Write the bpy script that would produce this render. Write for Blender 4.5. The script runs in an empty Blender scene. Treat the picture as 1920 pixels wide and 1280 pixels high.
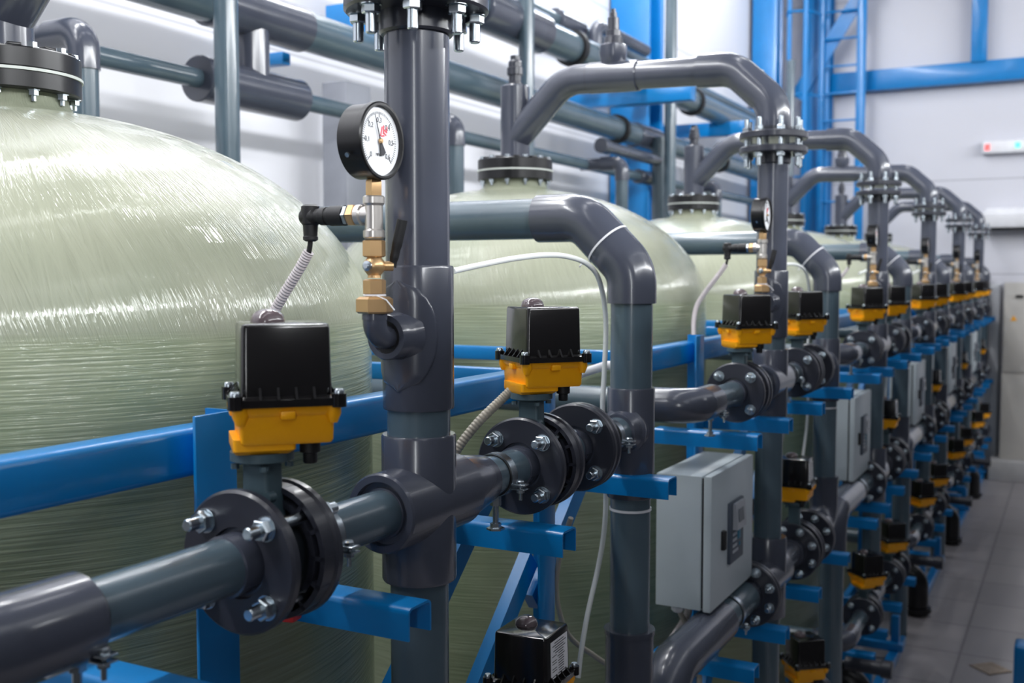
import bpy, bmesh, math, random
from mathutils import Vector, Matrix
random.seed(4)
C = bpy.context.scene.collection
H = 2.4                      # camera height above the floor; heights below are written relative to it
PI = math.pi
OFF = [0, 2.375, 4.69, 6.95, 9.20, 11.42]     # the six filter units along the row
ORD = ['nearest', 'second nearest', 'third nearest', 'fourth nearest', 'fifth nearest', 'farthest']

# ------------------------------------------------------------------ materials
def lin(c):
    return tuple(((x/255)/12.92 if x/255 <= .04045 else ((x/255+.055)/1.055)**2.4) for x in c) + (1,)

def mat(name, col, rough=.4, metal=0, coat=0, vary=.08, scale=6, bump=0, bscale=60, spec=.5):
    m = bpy.data.materials.new(name); m.use_nodes = True
    nt = m.node_tree; b = nt.nodes['Principled BSDF']
    tc = nt.nodes.new('ShaderNodeTexCoord')
    n = nt.nodes.new('ShaderNodeTexNoise'); n.inputs['Scale'].default_value = scale; n.inputs['Detail'].default_value = 4
    nt.links.new(tc.outputs['Object'], n.inputs['Vector'])
    r = nt.nodes.new('ShaderNodeValToRGB')
    c = lin(col)
    r.color_ramp.elements[0].position = .3; r.color_ramp.elements[1].position = .7
    r.color_ramp.elements[0].color = tuple(v*(1-vary) for v in c[:3]) + (1,)
    r.color_ramp.elements[1].color = tuple(min(1, v*(1+vary)) for v in c[:3]) + (1,)
    nt.links.new(n.outputs['Fac'], r.inputs['Fac']); nt.links.new(r.outputs['Color'], b.inputs['Base Color'])
    b.inputs['Roughness'].default_value = rough; b.inputs['Metallic'].default_value = metal
    b.inputs['Coat Weight'].default_value = coat; b.inputs['Coat Roughness'].default_value = .12
    b.inputs['Specular IOR Level'].default_value = spec
    if bump:
        n2 = nt.nodes.new('ShaderNodeTexNoise'); n2.inputs['Scale'].default_value = bscale; n2.inputs['Detail'].default_value = 3
        nt.links.new(tc.outputs['Object'], n2.inputs['Vector'])
        bp = nt.nodes.new('ShaderNodeBump'); bp.inputs['Strength'].default_value = bump; bp.inputs['Distance'].default_value = .003
        nt.links.new(n2.outputs['Fac'], bp.inputs['Height']); nt.links.new(bp.outputs['Normal'], b.inputs['Normal'])
    return m

FIT = mat('pvc_fitting_dark_grey', (70, 74, 87), .24, coat=.4)
PIPE = mat('pvc_pipe_blue_grey', (80, 97, 108), .26, coat=.35)
FLG = mat('pvc_flange_charcoal', (48, 50, 60), .32, coat=.2)
BLK = mat('black_rubber', (22, 22, 25), .5)
BLKG = mat('black_glossy_plastic', (20, 18, 19), .16, coat=.4, spec=.5)
BLKM = mat('black_satin_metal', (17, 17, 20), .3)
TEAL = mat('teal_grey_valve_metal', (72, 92, 101), .4)
BLUE = mat('blue_painted_steel', (2, 122, 192), .3, coat=.25, vary=.05)
YEL = mat('yellow_enamel', (255, 174, 0), .38, vary=.03)
ZINC = mat('zinc_plated_steel', (196, 205, 212), .26, metal=1)
VBODY = mat('dark_valve_body', (40, 46, 52), .45)
BRASS = mat('brass', (205, 168, 122), .34, metal=.7)
NICK = mat('nickel_plated', (205, 200, 195), .3, metal=.8)
WHITE = mat('white_plastic', (232, 232, 236), .4)
TUBEM = mat('milky_tube', (225, 228, 226), .35)
COND = mat('pale_grey_conduit', (196, 188, 190), .5)
CONDB = mat('beige_grey_conduit', (170, 163, 150), .5)
BOXM = mat('light_grey_enclosure', (186, 196, 202), .38, vary=.03)
KEYM = mat('dark_grey_keypad', (72, 82, 96), .45)
BEZ = mat('grey_bezel', (170, 174, 182), .35)
SCR = mat('lcd_grey', (104, 112, 120), .2)
TEALK = mat('teal_key', (30, 120, 150), .4)
DIAL = mat('dial_white', (240, 242, 246), .3, vary=.01)
INK = mat('ink_dark', (58, 58, 64), .6)
RED = mat('ink_red', (232, 100, 112), .6)
REDP = mat('red_plastic', (190, 40, 40), .5)
WPOST = mat('grey_steel_post', (132, 135, 144), .5)
SEAL = mat('pale_gasket', (205, 210, 205), .4)
BEIGE = mat('beige_cabinet', (206, 202, 196), .5, vary=.03)
DADO = mat('blue_grey_dado', (168, 172, 182), .6)
CURB = mat('pale_concrete', (190, 188, 188), .7)
GRCOL = mat('pale_grey_column', (196, 198, 204), .5, vary=.03)
RUST = mat('floor_drain_metal', (150, 135, 120), .6, vary=.2, scale=40)
def led(name, col, s):
    m = bpy.data.materials.new(name); m.use_nodes = True
    b = m.node_tree.nodes['Principled BSDF']
    b.inputs['Base Color'].default_value = lin(col); b.inputs['Emission Color'].default_value = lin(col); b.inputs['Emission Strength'].default_value = s
    return m
LEDR = led('led_red', (255, 70, 70), 1.5); LEDG = led('led_green', (70, 255, 170), 1.5)

def tank_material():
    m = bpy.data.materials.new('wound_fibreglass'); m.use_nodes = True
    nt = m.node_tree; N = nt.nodes; L = nt.links; b = N['Principled BSDF']
    uv = N.new('ShaderNodeUVMap'); uv.uv_map = 'wind'
    sep = N.new('ShaderNodeSeparateXYZ'); L.new(uv.outputs['UV'], sep.inputs[0])
    obj = N.new('ShaderNodeTexCoord')
    def math_(op, a, bb):
        n = N.new('ShaderNodeMath'); n.operation = op
        for i, v in enumerate((a, bb)):
            if hasattr(v, 'links'): L.new(v, n.inputs[i])
            else: n.inputs[i].default_value = v
        return n.outputs[0]
    def streak(su, sv, shear, detail=3):
        cmb = N.new('ShaderNodeCombineXYZ')
        L.new(math_('MULTIPLY', math_('ADD', sep.outputs['X'], math_('MULTIPLY', sep.outputs['Y'], shear)), su), cmb.inputs[0])
        L.new(math_('MULTIPLY', sep.outputs['Y'], sv), cmb.inputs[1])
        n = N.new('ShaderNodeTexNoise'); n.inputs['Scale'].default_value = 1; n.inputs['Detail'].default_value = detail
        L.new(cmb.outputs[0], n.inputs['Vector']); return n.outputs['Fac']
    hoop = streak(4, 170, .012, 4)            # lower wall: fibres wound round the tank
    heli = streak(230, 4, .36, 4)             # dome: fibres running over the shoulder
    heli2 = streak(150, 3, .10)
    big = N.new('ShaderNodeTexNoise'); big.inputs['Scale'].default_value = 2.2; big.inputs['Detail'].default_value = 2
    L.new(obj.outputs['Object'], big.inputs['Vector'])
    # v > 0 on the dome, v < 0 on the cylinder wall
    dome = N.new('ShaderNodeMapRange'); dome.inputs[1].default_value = -.015; dome.inputs[2].default_value = .01
    L.new(sep.outputs['Y'], dome.inputs[0])
    hel = math_('MAXIMUM', heli, math_('MULTIPLY', heli2, .95))
    mixf = N.new('ShaderNodeMix'); mixf.data_type = 'FLOAT'
    L.new(dome.outputs[0], mixf.inputs[0]); L.new(hoop, mixf.inputs[2]); L.new(hel, mixf.inputs[3])
    fib = mixf.outputs[0]
    r1 = N.new('ShaderNodeValToRGB'); e = r1.color_ramp.elements
    e[0].position = .32; e[0].color = lin((116, 124, 94)); e[1].position = .68; e[1].color = lin((176, 180, 152))
    L.new(fib, r1.inputs[0])
    r2 = N.new('ShaderNodeValToRGB'); e = r2.color_ramp.elements
    e[0].position = .38; e[0].color = lin((128, 146, 116)); e[1].position = .62; e[1].color = lin((168, 173, 146))
    L.new(big.outputs['Fac'], r2.inputs[0])
    mx = N.new('ShaderNodeMix'); mx.data_type = 'RGBA'; mx.inputs[0].default_value = .42
    L.new(r2.outputs[0], mx.inputs[6]); L.new(r1.outputs[0], mx.inputs[7])
    # the dome colour is mixed paler and milkier than the wall
    mw = N.new('ShaderNodeMix'); mw.data_type = 'RGBA'; mw.inputs[7].default_value = lin((162, 163, 149))
    L.new(math_('MULTIPLY', dome.outputs[0], .5), mw.inputs[0]); L.new(mx.outputs[2], mw.inputs[6])
    L.new(mw.outputs[2], b.inputs['Base Color'])
    b.inputs['Roughness'].default_value = .5; b.inputs['Specular IOR Level'].default_value = .15; b.inputs['Coat Weight'].default_value = 1; b.inputs['Coat Roughness'].default_value = .05
    bp = N.new('ShaderNodeBump'); bp.inputs['Strength'].default_value = .75; bp.inputs['Distance'].default_value = .0035
    L.new(fib, bp.inputs['Height']); L.new(bp.outputs[0], b.inputs['Normal']); L.new(bp.outputs[0], b.inputs['Coat Normal'])
    return m
FRP = tank_material()

def floor_material():
    m = bpy.data.materials.new('grey_floor_tiles'); m.use_nodes = True
    nt = m.node_tree; b = nt.nodes['Principled BSDF']
    tc = nt.nodes.new('ShaderNodeTexCoord')
    br = nt.nodes.new('ShaderNodeTexBrick'); br.offset = .0; br.inputs['Scale'].default_value = 1
    br.inputs['Brick Width'].default_value = .6; br.inputs['Row Height'].default_value = .6; br.inputs['Mortar Size'].default_value = .008
    br.inputs['Color1'].default_value = lin((150, 146, 148)); br.inputs['Color2'].default_value = lin((142, 138, 141)); br.inputs['Mortar'].default_value = lin((112, 109, 112))
    nt.links.new(tc.outputs['Object'], br.inputs['Vector']); nt.links.new(br.outputs['Color'], b.inputs['Base Color'])
    b.inputs['Roughness'].default_value = .38
    return m

def wall_material(name, axis, col=(226, 226, 232)):
    # sandwich panels: faint joints at regular heights
    m = bpy.data.materials.new(name); m.use_nodes = True
    nt = m.node_tree; N = nt.nodes; L = nt.links; b = N['Principled BSDF']
    tc = N.new('ShaderNodeTexCoord'); sp = N.new('ShaderNodeSeparateXYZ'); L.new(tc.outputs['Object'], sp.inputs[0])
    mo = N.new('ShaderNodeMath'); mo.operation = 'FRACT'
    dv = N.new('ShaderNodeMath'); dv.operation = 'MULTIPLY'; dv.inputs[1].default_value = 1/1.15; L.new(sp.outputs['Z'], dv.inputs[0]); L.new(dv.outputs[0], mo.inputs[0])
    lt = N.new('ShaderNodeMath'); lt.operation = 'LESS_THAN'; lt.inputs[1].default_value = .014; L.new(mo.outputs[0], lt.inputs[0])
    mx = N.new('ShaderNodeMix'); mx.data_type = 'RGBA'; mx.inputs[6].default_value = lin(col); mx.inputs[7].default_value = lin(tuple(c-32 for c in col))
    L.new(lt.outputs[0], mx.inputs[0]); L.new(mx.outputs[2], b.inputs['Base Color'])
    b.inputs['Roughness'].default_value = .45
    return m

# ------------------------------------------------------------------ mesh builder
def frame(ax):
    a = Vector(ax).normalized()
    u = Vector((0, 0, 1)) if abs(a.z) < .9 else Vector((1, 0, 0))
    x = u.cross(a).normalized(); y = a.cross(x)
    return a, x, y

class M:
    def __init__(s): s.v = []; s.f = []; s.flat = False
    def add(s, vs, fs):
        k = len(s.v); s.v += [Vector(p) for p in vs]; s.f += [tuple(i+k for i in f) for f in fs]; return s
    def loft(s, loops, cap=True, closed=False):
        n = len(loops[0]); vs = [p for l in loops for p in l]; fs = []
        m = len(loops)
        for j in range(m if closed else m-1):
            j2 = (j+1) % m
            for i in range(n):
                i2 = (i+1) % n
                fs.append((j*n+i, j*n+i2, j2*n+i2, j2*n+i))
        if cap and not closed:
            fs.append(tuple(range(n-1, -1, -1))); fs.append(tuple((m-1)*n+i for i in range(n)))
        return s.add(vs, fs)
    def lathe(s, o, ax, prof, n=32, cap=True, closed=False, rot=0):
        a, x, y = frame(ax); o = Vector(o)
        return s.loft([[o + a*h + (x*math.cos(2*PI*i/n+rot) + y*math.sin(2*PI*i/n+rot))*max(r, 1e-4) for i in range(n)] for r, h in prof], cap, closed)
    def cyl(s, a, b, r, n=32, bev=.0):
        a = Vector(a); b = Vector(b); L = (b-a).length
        p = [(r, 0), (r, L)] if not bev else [(r-bev, 0), (r, bev), (r, L-bev), (r-bev, L)]
        return s.lathe(a, b-a, p, n)
    def ring(s, o, ax, r0, r1, w, n=32):
        return s.lathe(o, ax, [(r0, 0), (r1, 0), (r1, w), (r0, w)], n, closed=True)
    def tube(s, path, r, n=20, cap=True):
        P = [Vector(p) for p in path]; m = len(P); loops = []
        T = []
        for i in range(m):
            d = (P[i+1]-P[i]).normalized() if i < m-1 else (P[i]-P[i-1]).normalized()
            if 0 < i < m-1: d = ((P[i+1]-P[i]).normalized() + (P[i]-P[i-1]).normalized()).normalized()
            T.append(d)
        a, x, y = frame(T[0])
        for i in range(m):
            if i:
                q = T[i-1].rotation_difference(T[i]); x = q @ x; y = q @ y
            rr = r[i] if isinstance(r, (list, tuple)) else r
            loops.append([P[i] + (x*math.cos(2*PI*k/n) + y*math.sin(2*PI*k/n))*rr for k in range(n)])
        return s.loft(loops, cap)
    def box(s, c, size, rz=0, bev=.0, seg=2, rot=None):
        bm = bmesh.new(); bmesh.ops.create_cube(bm, size=1)
        bmesh.ops.scale(bm, vec=size, verts=bm.verts)
        if bev: bmesh.ops.bevel(bm, geom=bm.edges[:], offset=bev, segments=seg, affect='EDGES', profile=.5)
        R = rot if rot is not None else Matrix.Rotation(rz, 4, 'Z')
        bm.verts.index_update()
        s.add([R @ v.co + Vector(c) for v in bm.verts], [tuple(v.index for v in f.verts) for f in bm.faces])
        bm.free(); return s
    def prism(s, poly, o, ux, uy, ax):
        # a polygon (2-D) in the plane ux, uy swept along ax
        o = Vector(o); ux = Vector(ux); uy = Vector(uy); ax = Vector(ax)
        return s.loft([[o + ux*a + uy*b for a, b in poly], [o + ax + ux*a + uy*b for a, b in poly]])
    def xf(s, R):
        s.v = [R @ p for p in s.v]; return s

def rrect(cx, cy, hx, hy, r, z, n=4):
    out = []
    for qx, qy, a0 in ((1, 1, 0), (-1, 1, 90), (-1, -1, 180), (1, -1, 270)):
        for k in range(n+1):
            a = math.radians(a0 + 90*k/n)
            out.append((cx + qx*(hx-r) + r*math.cos(a), cy + qy*(hy-r) + r*math.sin(a), z))
    return out

def fillet(pts, rad, n=8):
    P = [Vector(p) for p in pts]; out = [P[0]]
    for i in range(1, len(P)-1):
        a = (P[i-1]-P[i]); b = (P[i+1]-P[i])
        th = a.angle(b); t = min(rad/math.tan(th/2), a.length*.49, b.length*.49); rr = t*math.tan(th/2)
        a.normalize(); b.normalize(); c = P[i] + (a+b).normalized()*(rr/math.sin(th/2))
        s0 = P[i]+a*t-c; s1 = P[i]+b*t-c; ang = s0.angle(s1); axis = s0.cross(s1).normalized()
        for k in range(n+1):
            out.append(c + Matrix.Rotation(ang*k/n, 3, axis) @ s0)
    out.append(P[-1]); return out

def smooth_path(pts, n=10):
    P = [Vector(p) for p in pts]; P = [P[0]*2-P[1]] + P + [P[-1]*2-P[-2]]; out = []
    for i in range(1, len(P)-2):
        for k in range(n):
            t = k/n; a, b, c, d = P[i-1], P[i], P[i+1], P[i+2]
            out.append(.5*((2*b) + (c-a)*t + (2*a-5*b+4*c-d)*t*t + (3*b-a-3*c+d)*t**3))
    out.append(P[-2]); return out

def corrugated(pts, r, pitch=.0046):
    sp = smooth_path(pts, 40); P = [sp[0]]; acc = 0; rs = [r]; big = True
    for i in range(1, len(sp)):
        seg = (sp[i]-sp[i-1]).length; acc += seg
        if acc >= pitch/2:
            acc = 0; big = not big; P.append(sp[i]); rs.append(r if big else r*.87)
    return M().tube(P, rs, 12)

# ------------------------------------------------------------------ objects
def link(name, mb, material, parent=None, o=(0, 0, 0), ang=35):
    # mb is written in scene coordinates with heights relative to the camera; o is the root's place
    me = bpy.data.meshes.new(name)
    base = Vector(o)
    me.from_pydata([tuple(p + Vector((0, 0, H)) - base) for p in mb.v], [], mb.f)
    bm = bmesh.new(); bm.from_mesh(me); bmesh.ops.recalc_face_normals(bm, faces=bm.faces); bm.to_mesh(me); bm.free()
    me.shade_smooth(); me.set_sharp_from_angle(angle=math.radians(ang))
    me.materials.append(material)
    ob = bpy.data.objects.new(name, me); C.objects.link(ob)
    if parent is not None: ob.parent = parent
    else: ob.location = base
    return ob

class Thing:
    def __init__(s, name, cat, label, loc, group=None):
        s.e = bpy.data.objects.new(name, None); C.objects.link(s.e)
        s.loc = Vector((loc[0], loc[1], loc[2]+H)); s.e.location = s.loc; s.e.empty_display_size = .05
        s.e['category'] = cat; s.e['label'] = label
        if group: s.e['group'] = group
    def part(s, name, mb, material, parent=None, label=None, ang=35):
        o = link(name, mb, material, parent or s.e, s.loc, ang)
        if label: o['label'] = label
        return o

def single(name, mb, material, cat, label, loc=(0, 0, 0), group=None, kind=None, ang=35):
    o = link(name, mb, material, None, Vector((loc[0], loc[1], loc[2]+H)), ang)
    if kind: o['kind'] = kind
    else: o['category'] = cat
    if label: o['label'] = label
    if group: o['group'] = group
    return o

KIDS = {}
def children(o):
    return [c for c in C.objects if c.parent == o]
REP = []                              # (root, label template, units)
def rep(root, template, group=None, units=range(6)):
    root['label'] = template.format(u=ORD[units[0]])
    if group: root['group'] = group
    REP.append((root, template, list(units)))

def copy_tree(o, parent=None, kids=None):
    c = o.copy(); C.objects.link(c)
    if parent is not None: c.parent = parent
    for ch in kids.get(o.name, []): copy_tree(ch, c, kids)
    return c

# ------------------------------------------------------------------ shared small parts
def through_bolt(o, ax, l0, l1, r=.009, rot=.3, tip=.026):
    # nut, washer and threaded end on both faces; l0..l1 are the outer flange faces along ax
    m = M()
    m.lathe(o, ax, [(r*.8, l0-tip-.012), (r, l0-tip-.010), (r, l1+tip+.010), (r*.8, l1+tip+.012)], 12)
    for s, f in ((-1, l0), (1, l1)):
        m.lathe(o, ax, sorted([(r*1.95, f), (r*1.95, f+s*.0025)], key=lambda q: q[1]), 20)
        h0, h1 = sorted((f+s*.0025, f+s*.0165))
        m.lathe(o, ax, [(r*1.5, h0), (r*1.72, h0+.002), (r*1.72, h1-.002), (r*1.5, h1)], 6, rot=rot)
    return m

def flange_plate(y0, y1, x, z, R, rin, hub=None):
    # a flange lying across the row direction
    t = y1-y0
    m = M().lathe((x, y0, z), (0, 1, 0), [(rin, 0), (R-.004, 0), (R, .004), (R, t-.004), (R-.004, t), (rin, t)], 56, closed=True)
    return m

def spokes(y0, y1, x, z, r0, r1, n=12):
    m = M()
    for k in range(n):
        a = 2*PI*k/n
        m.box((x + math.cos(a)*(r0+r1)/2, (y0+y1)/2, z + math.sin(a)*(r0+r1)/2), (r1-r0, y1-y0, .006), rot=Matrix.Rotation(-a, 4, 'Y'))
    return m.ring((x, y0, z), (0, 1, 0), r1-.008, r1, y1-y0, 40).ring((x, y0, z), (0, 1, 0), r0-.004, r0+.006, y1-y0, 40)

def bolts_round(t, x, y0, y1, z, br, n, a0, r=.009):
    first = None
    for k in range(n):
        a = a0 + 2*PI*k/n
        t.part('bolt', through_bolt((x+math.cos(a)*br, 0, z+math.sin(a)*br), (0, 1, 0), y0, y1, r, rot=k*.5), ZINC, label='zinc plated bolt with nuts' if k == 0 else None)

# ---------- butterfly valve between two flanges (axis along the row)
def valve(name, x, y, z, label, R=.100, rp=.039, br=.0755, nb=4, half=.037, th=.018, neck_top=.147):
    t = Thing(name, 'valve', label, (x, y, z-R))
    f0, f1 = y-half-th, y+half+th
    fr = flange_plate(f0, y-half, x, z, R, rp+.0105); t.part('flange', fr, FLG)
    t.part('socket', M().lathe((x, f0-.026, z), (0, 1, 0), [(rp-.001, 0), (rp+.0035, .001), (rp+.0045, .034), (rp+.010, .035), (rp+.010, .041), (rp-.001, .041)], 40, closed=True), FIT)
    t.part('flange', flange_plate(y+half, f1, x, z, R, rp-.002), FLG)
    t.part('socket', M().lathe((x, f1-.001, z), (0, 1, 0), [(rp-.002, 0), (rp+.014, 0), (rp+.012, .018), (rp+.009, .021), (rp-.002, .021)], 40, closed=True), FLG)
    b = M().lathe((x, y-half+.0005, z), (0, 1, 0), [(rp, 0), (R*.72, 0), (R*.72, .012), (R*.60, .016), (R*.60, 2*half-.017), (R*.72, 2*half-.013), (R*.72, 2*half-.001), (rp, 2*half-.001)], 48, closed=True)
    t.part('valve_body', b, VBODY)
    t.part('ribbed_ring', spokes(y+half-.024, y+half-.0005, x, z, R*.74, R*.97, 14), FLG)
    n = M().loft([rrect(x, y, .026, .021, .006, z+R*.55), rrect(x, y, .023, .018, .006, z+R*.9), rrect(x, y, .022, .018, .006, z+neck_top-.012)])
    n.lathe((x, y, z+neck_top-.018), (0, 0, 1), [(.026, 0), (.044, .006), (.044, .018)], 28)
    for s in (-1, 1):
        n.cyl((x+s*.022, y-.019, z+R*.85), (x+s*.022, y-.005, z+R*.85), .008, 12)
    sc = n
    for a in (45, 135, 225, 315):
        p = (x+.037*math.cos(math.radians(a)), y+.037*math.sin(math.radians(a)), z+neck_top-.024)
        sc.lathe(p, (0, 0, 1), [(.006, 0), (.006, .007)], 6)
    t.part('stem_neck', n, TEAL, label='teal grey cast neck')
    bolts_round(t, x, f0, f1, z, br, nb, PI/4 if nb == 4 else PI/8)
    return t

def joint(name, x, y, z, label, R=.100, rp=.039, br=.0755, nb=4, th=.018, gap=.006, pre=0, post=0):
    t = Thing(name, 'flange joint', label, (x, y, z-R))
    g = gap/2
    t.part('flange', flange_plate(y-g-th, y-g, x, z, R, rp+.0105), FLG)
    t.part('flange', flange_plate(y+g, y+g+th, x, z, R, rp-.002), FLG)
    t.part('gasket', M().ring((x, y-g, z), (0, 1, 0), rp, R*.86, gap, 40), BLK)
    t.part('socket', M().lathe((x, y-g-th-.026, z), (0, 1, 0), [(rp-.001, 0), (rp+.0035, .001), (rp+.0045, .034), (rp+.010, .035), (rp+.010, .041), (rp-.001, .041)], 40, closed=True), FIT)
    t.part('socket', M().lathe((x, y+g+th-.001, z), (0, 1, 0), [(rp-.002, 0), (rp+.014, 0), (rp+.009, .021), (rp-.002, .021)], 40, closed=True), FLG)
    if pre: t.part('pipe', M().cyl((x, y-g-th-pre, z), (x, y-g, z), rp, 40), PIPE)
    bolts_round(t, x, y-g-th, y+g+th, z, br, nb, PI/4 if nb == 4 else PI/8)
    return t

# ---------- electric actuator; built about its stem axis and turned by rz
def actuator(x, y, z, rz, label):
    # z is the height of the mounting face
    t = Thing('electric_actuator', 'actuator', label, (x, y, z))
    R = Matrix.Translation((x, y, z)) @ Matrix.Rotation(rz, 4, 'Z')
    cx, cy = .030, .012
    def T(m): return m.xf(R)
    low = M().loft([rrect(-.002, .004, .036, .042, .006, .0), rrect(0, .004, .042, .05, .006, .006), rrect(0, .004, .042, .05, .006, .022)])
    base = M().loft([rrect(cx, cy, .060, .060, .006, .014), rrect(cx, cy, .0625, .0625, .006, .018), rrect(cx, cy, .064, .064, .006, .058)])
    base.loft([rrect(cx, cy, .0645, .0645, .006, .053), rrect(cx, cy, .068, .068, .006, .058), rrect(cx, cy, .0685, .0685, .006, .066)])
    for a, b in ((0, -1), (-1, 0), (1, 0), (0, 1)):
        base.box((cx+a*.067, cy+b*.067, .055), (.012 + abs(b)*.008, .012 + abs(a)*.008, .012), bev=.002)
    for a in (-1, 1):
        for b in (-1, 1):
            base.lathe((cx+a*.062, cy+b*.062, .042), (0, 0, 1), [(.006, 0), (.011, .012), (.011, .024)], 12)
    base.add(low.v, low.f)
    t.part('yellow_base', T(base), YEL, label='yellow cast base')
    cov = M().loft([rrect(cx, cy, .075, .075, .01, .0662), rrect(cx, cy, .075, .075, .01, .076), rrect(cx, cy, .066, .066, .009, .0765),
                    rrect(cx, cy, .0615, .0615, .009, .08), rrect(cx, cy, .0595, .0595, .008, .172), rrect(cx, cy, .058, .058, .007, .1765), rrect(cx, cy, .055, .055, .005, .178)])
    ribs = cov
    for s in (-1, 1):
        for q in (-.036, -.012, .012, .036):
            for axis in (0, 1):
                w = .0035
                if axis == 0:
                    poly = [(.0625, .0765), (.0735, .0765), (.0604, .093)]
                    ribs.prism(poly, (cx, cy+q-w/2, 0), (s, 0, 0), (0, 0, 1), (0, w, 0))
                else:
                    poly = [(.0625, .0765), (.0735, .0765), (.0604, .093)]
                    ribs.prism(poly, (cx+q-w/2, cy, 0), (0, s, 0), (0, 0, 1), (w, 0, 0))
    for a in (-1, 1):
        for b in (-1, 1):
            ribs.lathe((cx+a*.069, cy+b*.069, .064), (0, 0, 1), [(.0105, 0), (.0105, .0185)], 16)
    t.part('cover', T(ribs), BLKG, label='glossy black cover')
    for a in (-1, 1):
        for b in (-1, 1):
            t.part('screw', T(M().lathe((cx+a*.069, cy+b*.069, .0825), (0, 0, 1), [(.0075, 0), (.0075, .004), (.006, .0065)], 12)), ZINC)
    dome = M().lathe((cx-.018, cy+.012, .177), (0, 0, 1), [(.0245, 0), (.0243, .004), (.022, .0105), (.017, .0155), (.010, .0185), (.003, .0195)], 28)
    t.part('indicator_dome', T(dome), DOME, label='smoky indicator dome')
    gl = M().lathe((cx+.034, cy-.030, -.018), (0, 0, 1), [(.009, 0), (.010, .002), (.010, .014), (.0145, .016), (.0145, .034)], 14)
    t.part('cable_gland', T(gl), BLK)
    lab = M().box((cx+.0605, cy+.006, .124), (.0016, .086, .078), rot=Matrix.Rotation(-math.radians(2), 4, 'Y'))
    lb = t.part('rating_label', T(lab), WHITE, label='white rating label')
    ink = M(); random.seed(8)
    for k in range(14):
        zz = .157 - k*.0052
        w = random.uniform(.02, .036) if k > 4 else random.uniform(.04, .07)
        ink.box((cx+.0615-(zz-.124)*.035, cy-.012+(.026 if k > 4 else .018), zz), (.0006, w, .0016), rot=Matrix.Rotation(-math.radians(2), 4, 'Y'))
        if k > 4 and k % 3: ink.box((cx+.0615-(zz-.124)*.035, cy-.020, zz), (.0006, .022, .0014), rot=Matrix.Rotation(-math.radians(2), 4, 'Y'))
    t.part('printed_lines', T(ink), INK, lb)
    return t
DOME = mat('smoky_dome', (96, 84, 88), .1, coat=.6)

def clamp(x, y, z, label, r=.039, stud=0, ear=-.2):
    t = Thing('pipe_clamp', 'pipe clamp', label, (x, y, z-r-stud))
    ro = r+.0045
    b = M().ring((x, y-.011, z), (0, 1, 0), r+.0005, ro, .022, 40)
    ex, ez = x + (ro+.012)*math.cos(ear), z + (ro+.012)*math.sin(ear)
    t.part('band', b, ZINC)
    t.part('rubber_lining', M().ring((x, y-.014, z), (0, 1, 0), r+.0002, r+.0025, .028, 40), BLK)
    e = M()
    for s in (-1, 1):
        e.box((ex, y, ez+s*.004), (.032, .021, .003), bev=.001)
    e.lathe((ex+.003, y, ez-.026), (0, 0, 1), [(.0035, 0), (.0035, .036)], 10).lathe((ex+.003, y, ez+.0055), (0, 0, 1), [(.008, 0), (.008, .005), (.006, .007)], 12).lathe((ex+.003, y, ez-.012), (0, 0, 1), [(.0075, 0), (.0075, .0065)], 6)
    t.part('ear_screw', e, ZINC)
    if stud:
        s = M().cyl((x, y, z-r-stud), (x, y, z-r-.002), .006, 12).lathe((x, y, z-r-stud), (0, 0, 1), [(.018, 0), (.018, .004), (.011, .0045), (.011, .013)], 6).lathe((x, y, z-r-.022), (0, 0, 1), [(.011, 0), (.011, .02)], 6)
        t.part('support_stud', s, ZINC)
    return t

# ================================================================== one filter unit
AX, AY, BY = -1.0, 1.54, 2.53
Z1, Z2, Z3 = -.391, -1.12, -1.81
X3 = -.97
TX, TY, TR = -2.075, 1.56, .785

# ---- tank
def tank_mesh():
    prof = []                                    # (r, z, v)
    zs = -.10
    for z in (-2.385, -2.0, -1.5, -1.0, -.6, -.35, -.2): prof.append((TR, z))
    for k in range(0, 23):
        a = math.radians(4*k*.955)
        r = TR*math.cos(a)**.92; z = zs + .452*math.sin(a)**1.12
        if r < .150: break
        prof.append((r, z))
    zt = prof[-1][1]
    prof += [(.136, zt+.012), (.128, zt+.03), (.127, .398)]
    vs = []; fs = []; uv = []; n = 128
    L = [0]
    for (r0, z0), (r1, z1) in zip(prof, prof[1:]): L.append(L[-1] + math.hypot(r1-r0, z1-z0))
    i0 = next(i for i, p in enumerate(prof) if p[1] >= zs)
    L = [l-L[i0] for l in L]
    for r, z in prof:
        for i in range(n+1):
            a = 2*PI*i/n + PI/2
            vs.append((TX + r*math.cos(a), TY + r*math.sin(a), z))
    for j in range(len(prof)-1):
        for i in range(n):
            q = (j*(n+1)+i, j*(n+1)+i+1, (j+1)*(n+1)+i+1, (j+1)*(n+1)+i)
            fs.append(q)
    me = bpy.data.meshes.new('vessel')
    me.from_pydata([(x-TX, y-TY, z+H) for x, y, z in vs], [], fs)
    ul = me.uv_layers.new(name='wind')
    for p in me.polygons:
        for li in p.loop_indices:
            vi = me.loops[li].vertex_index; j, i = divmod(vi, n+1)
            ul.data[li].uv = (i/n*2*PI*.785, L[j])
    me.shade_smooth(); me.materials.append(FRP)
    return me

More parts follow.
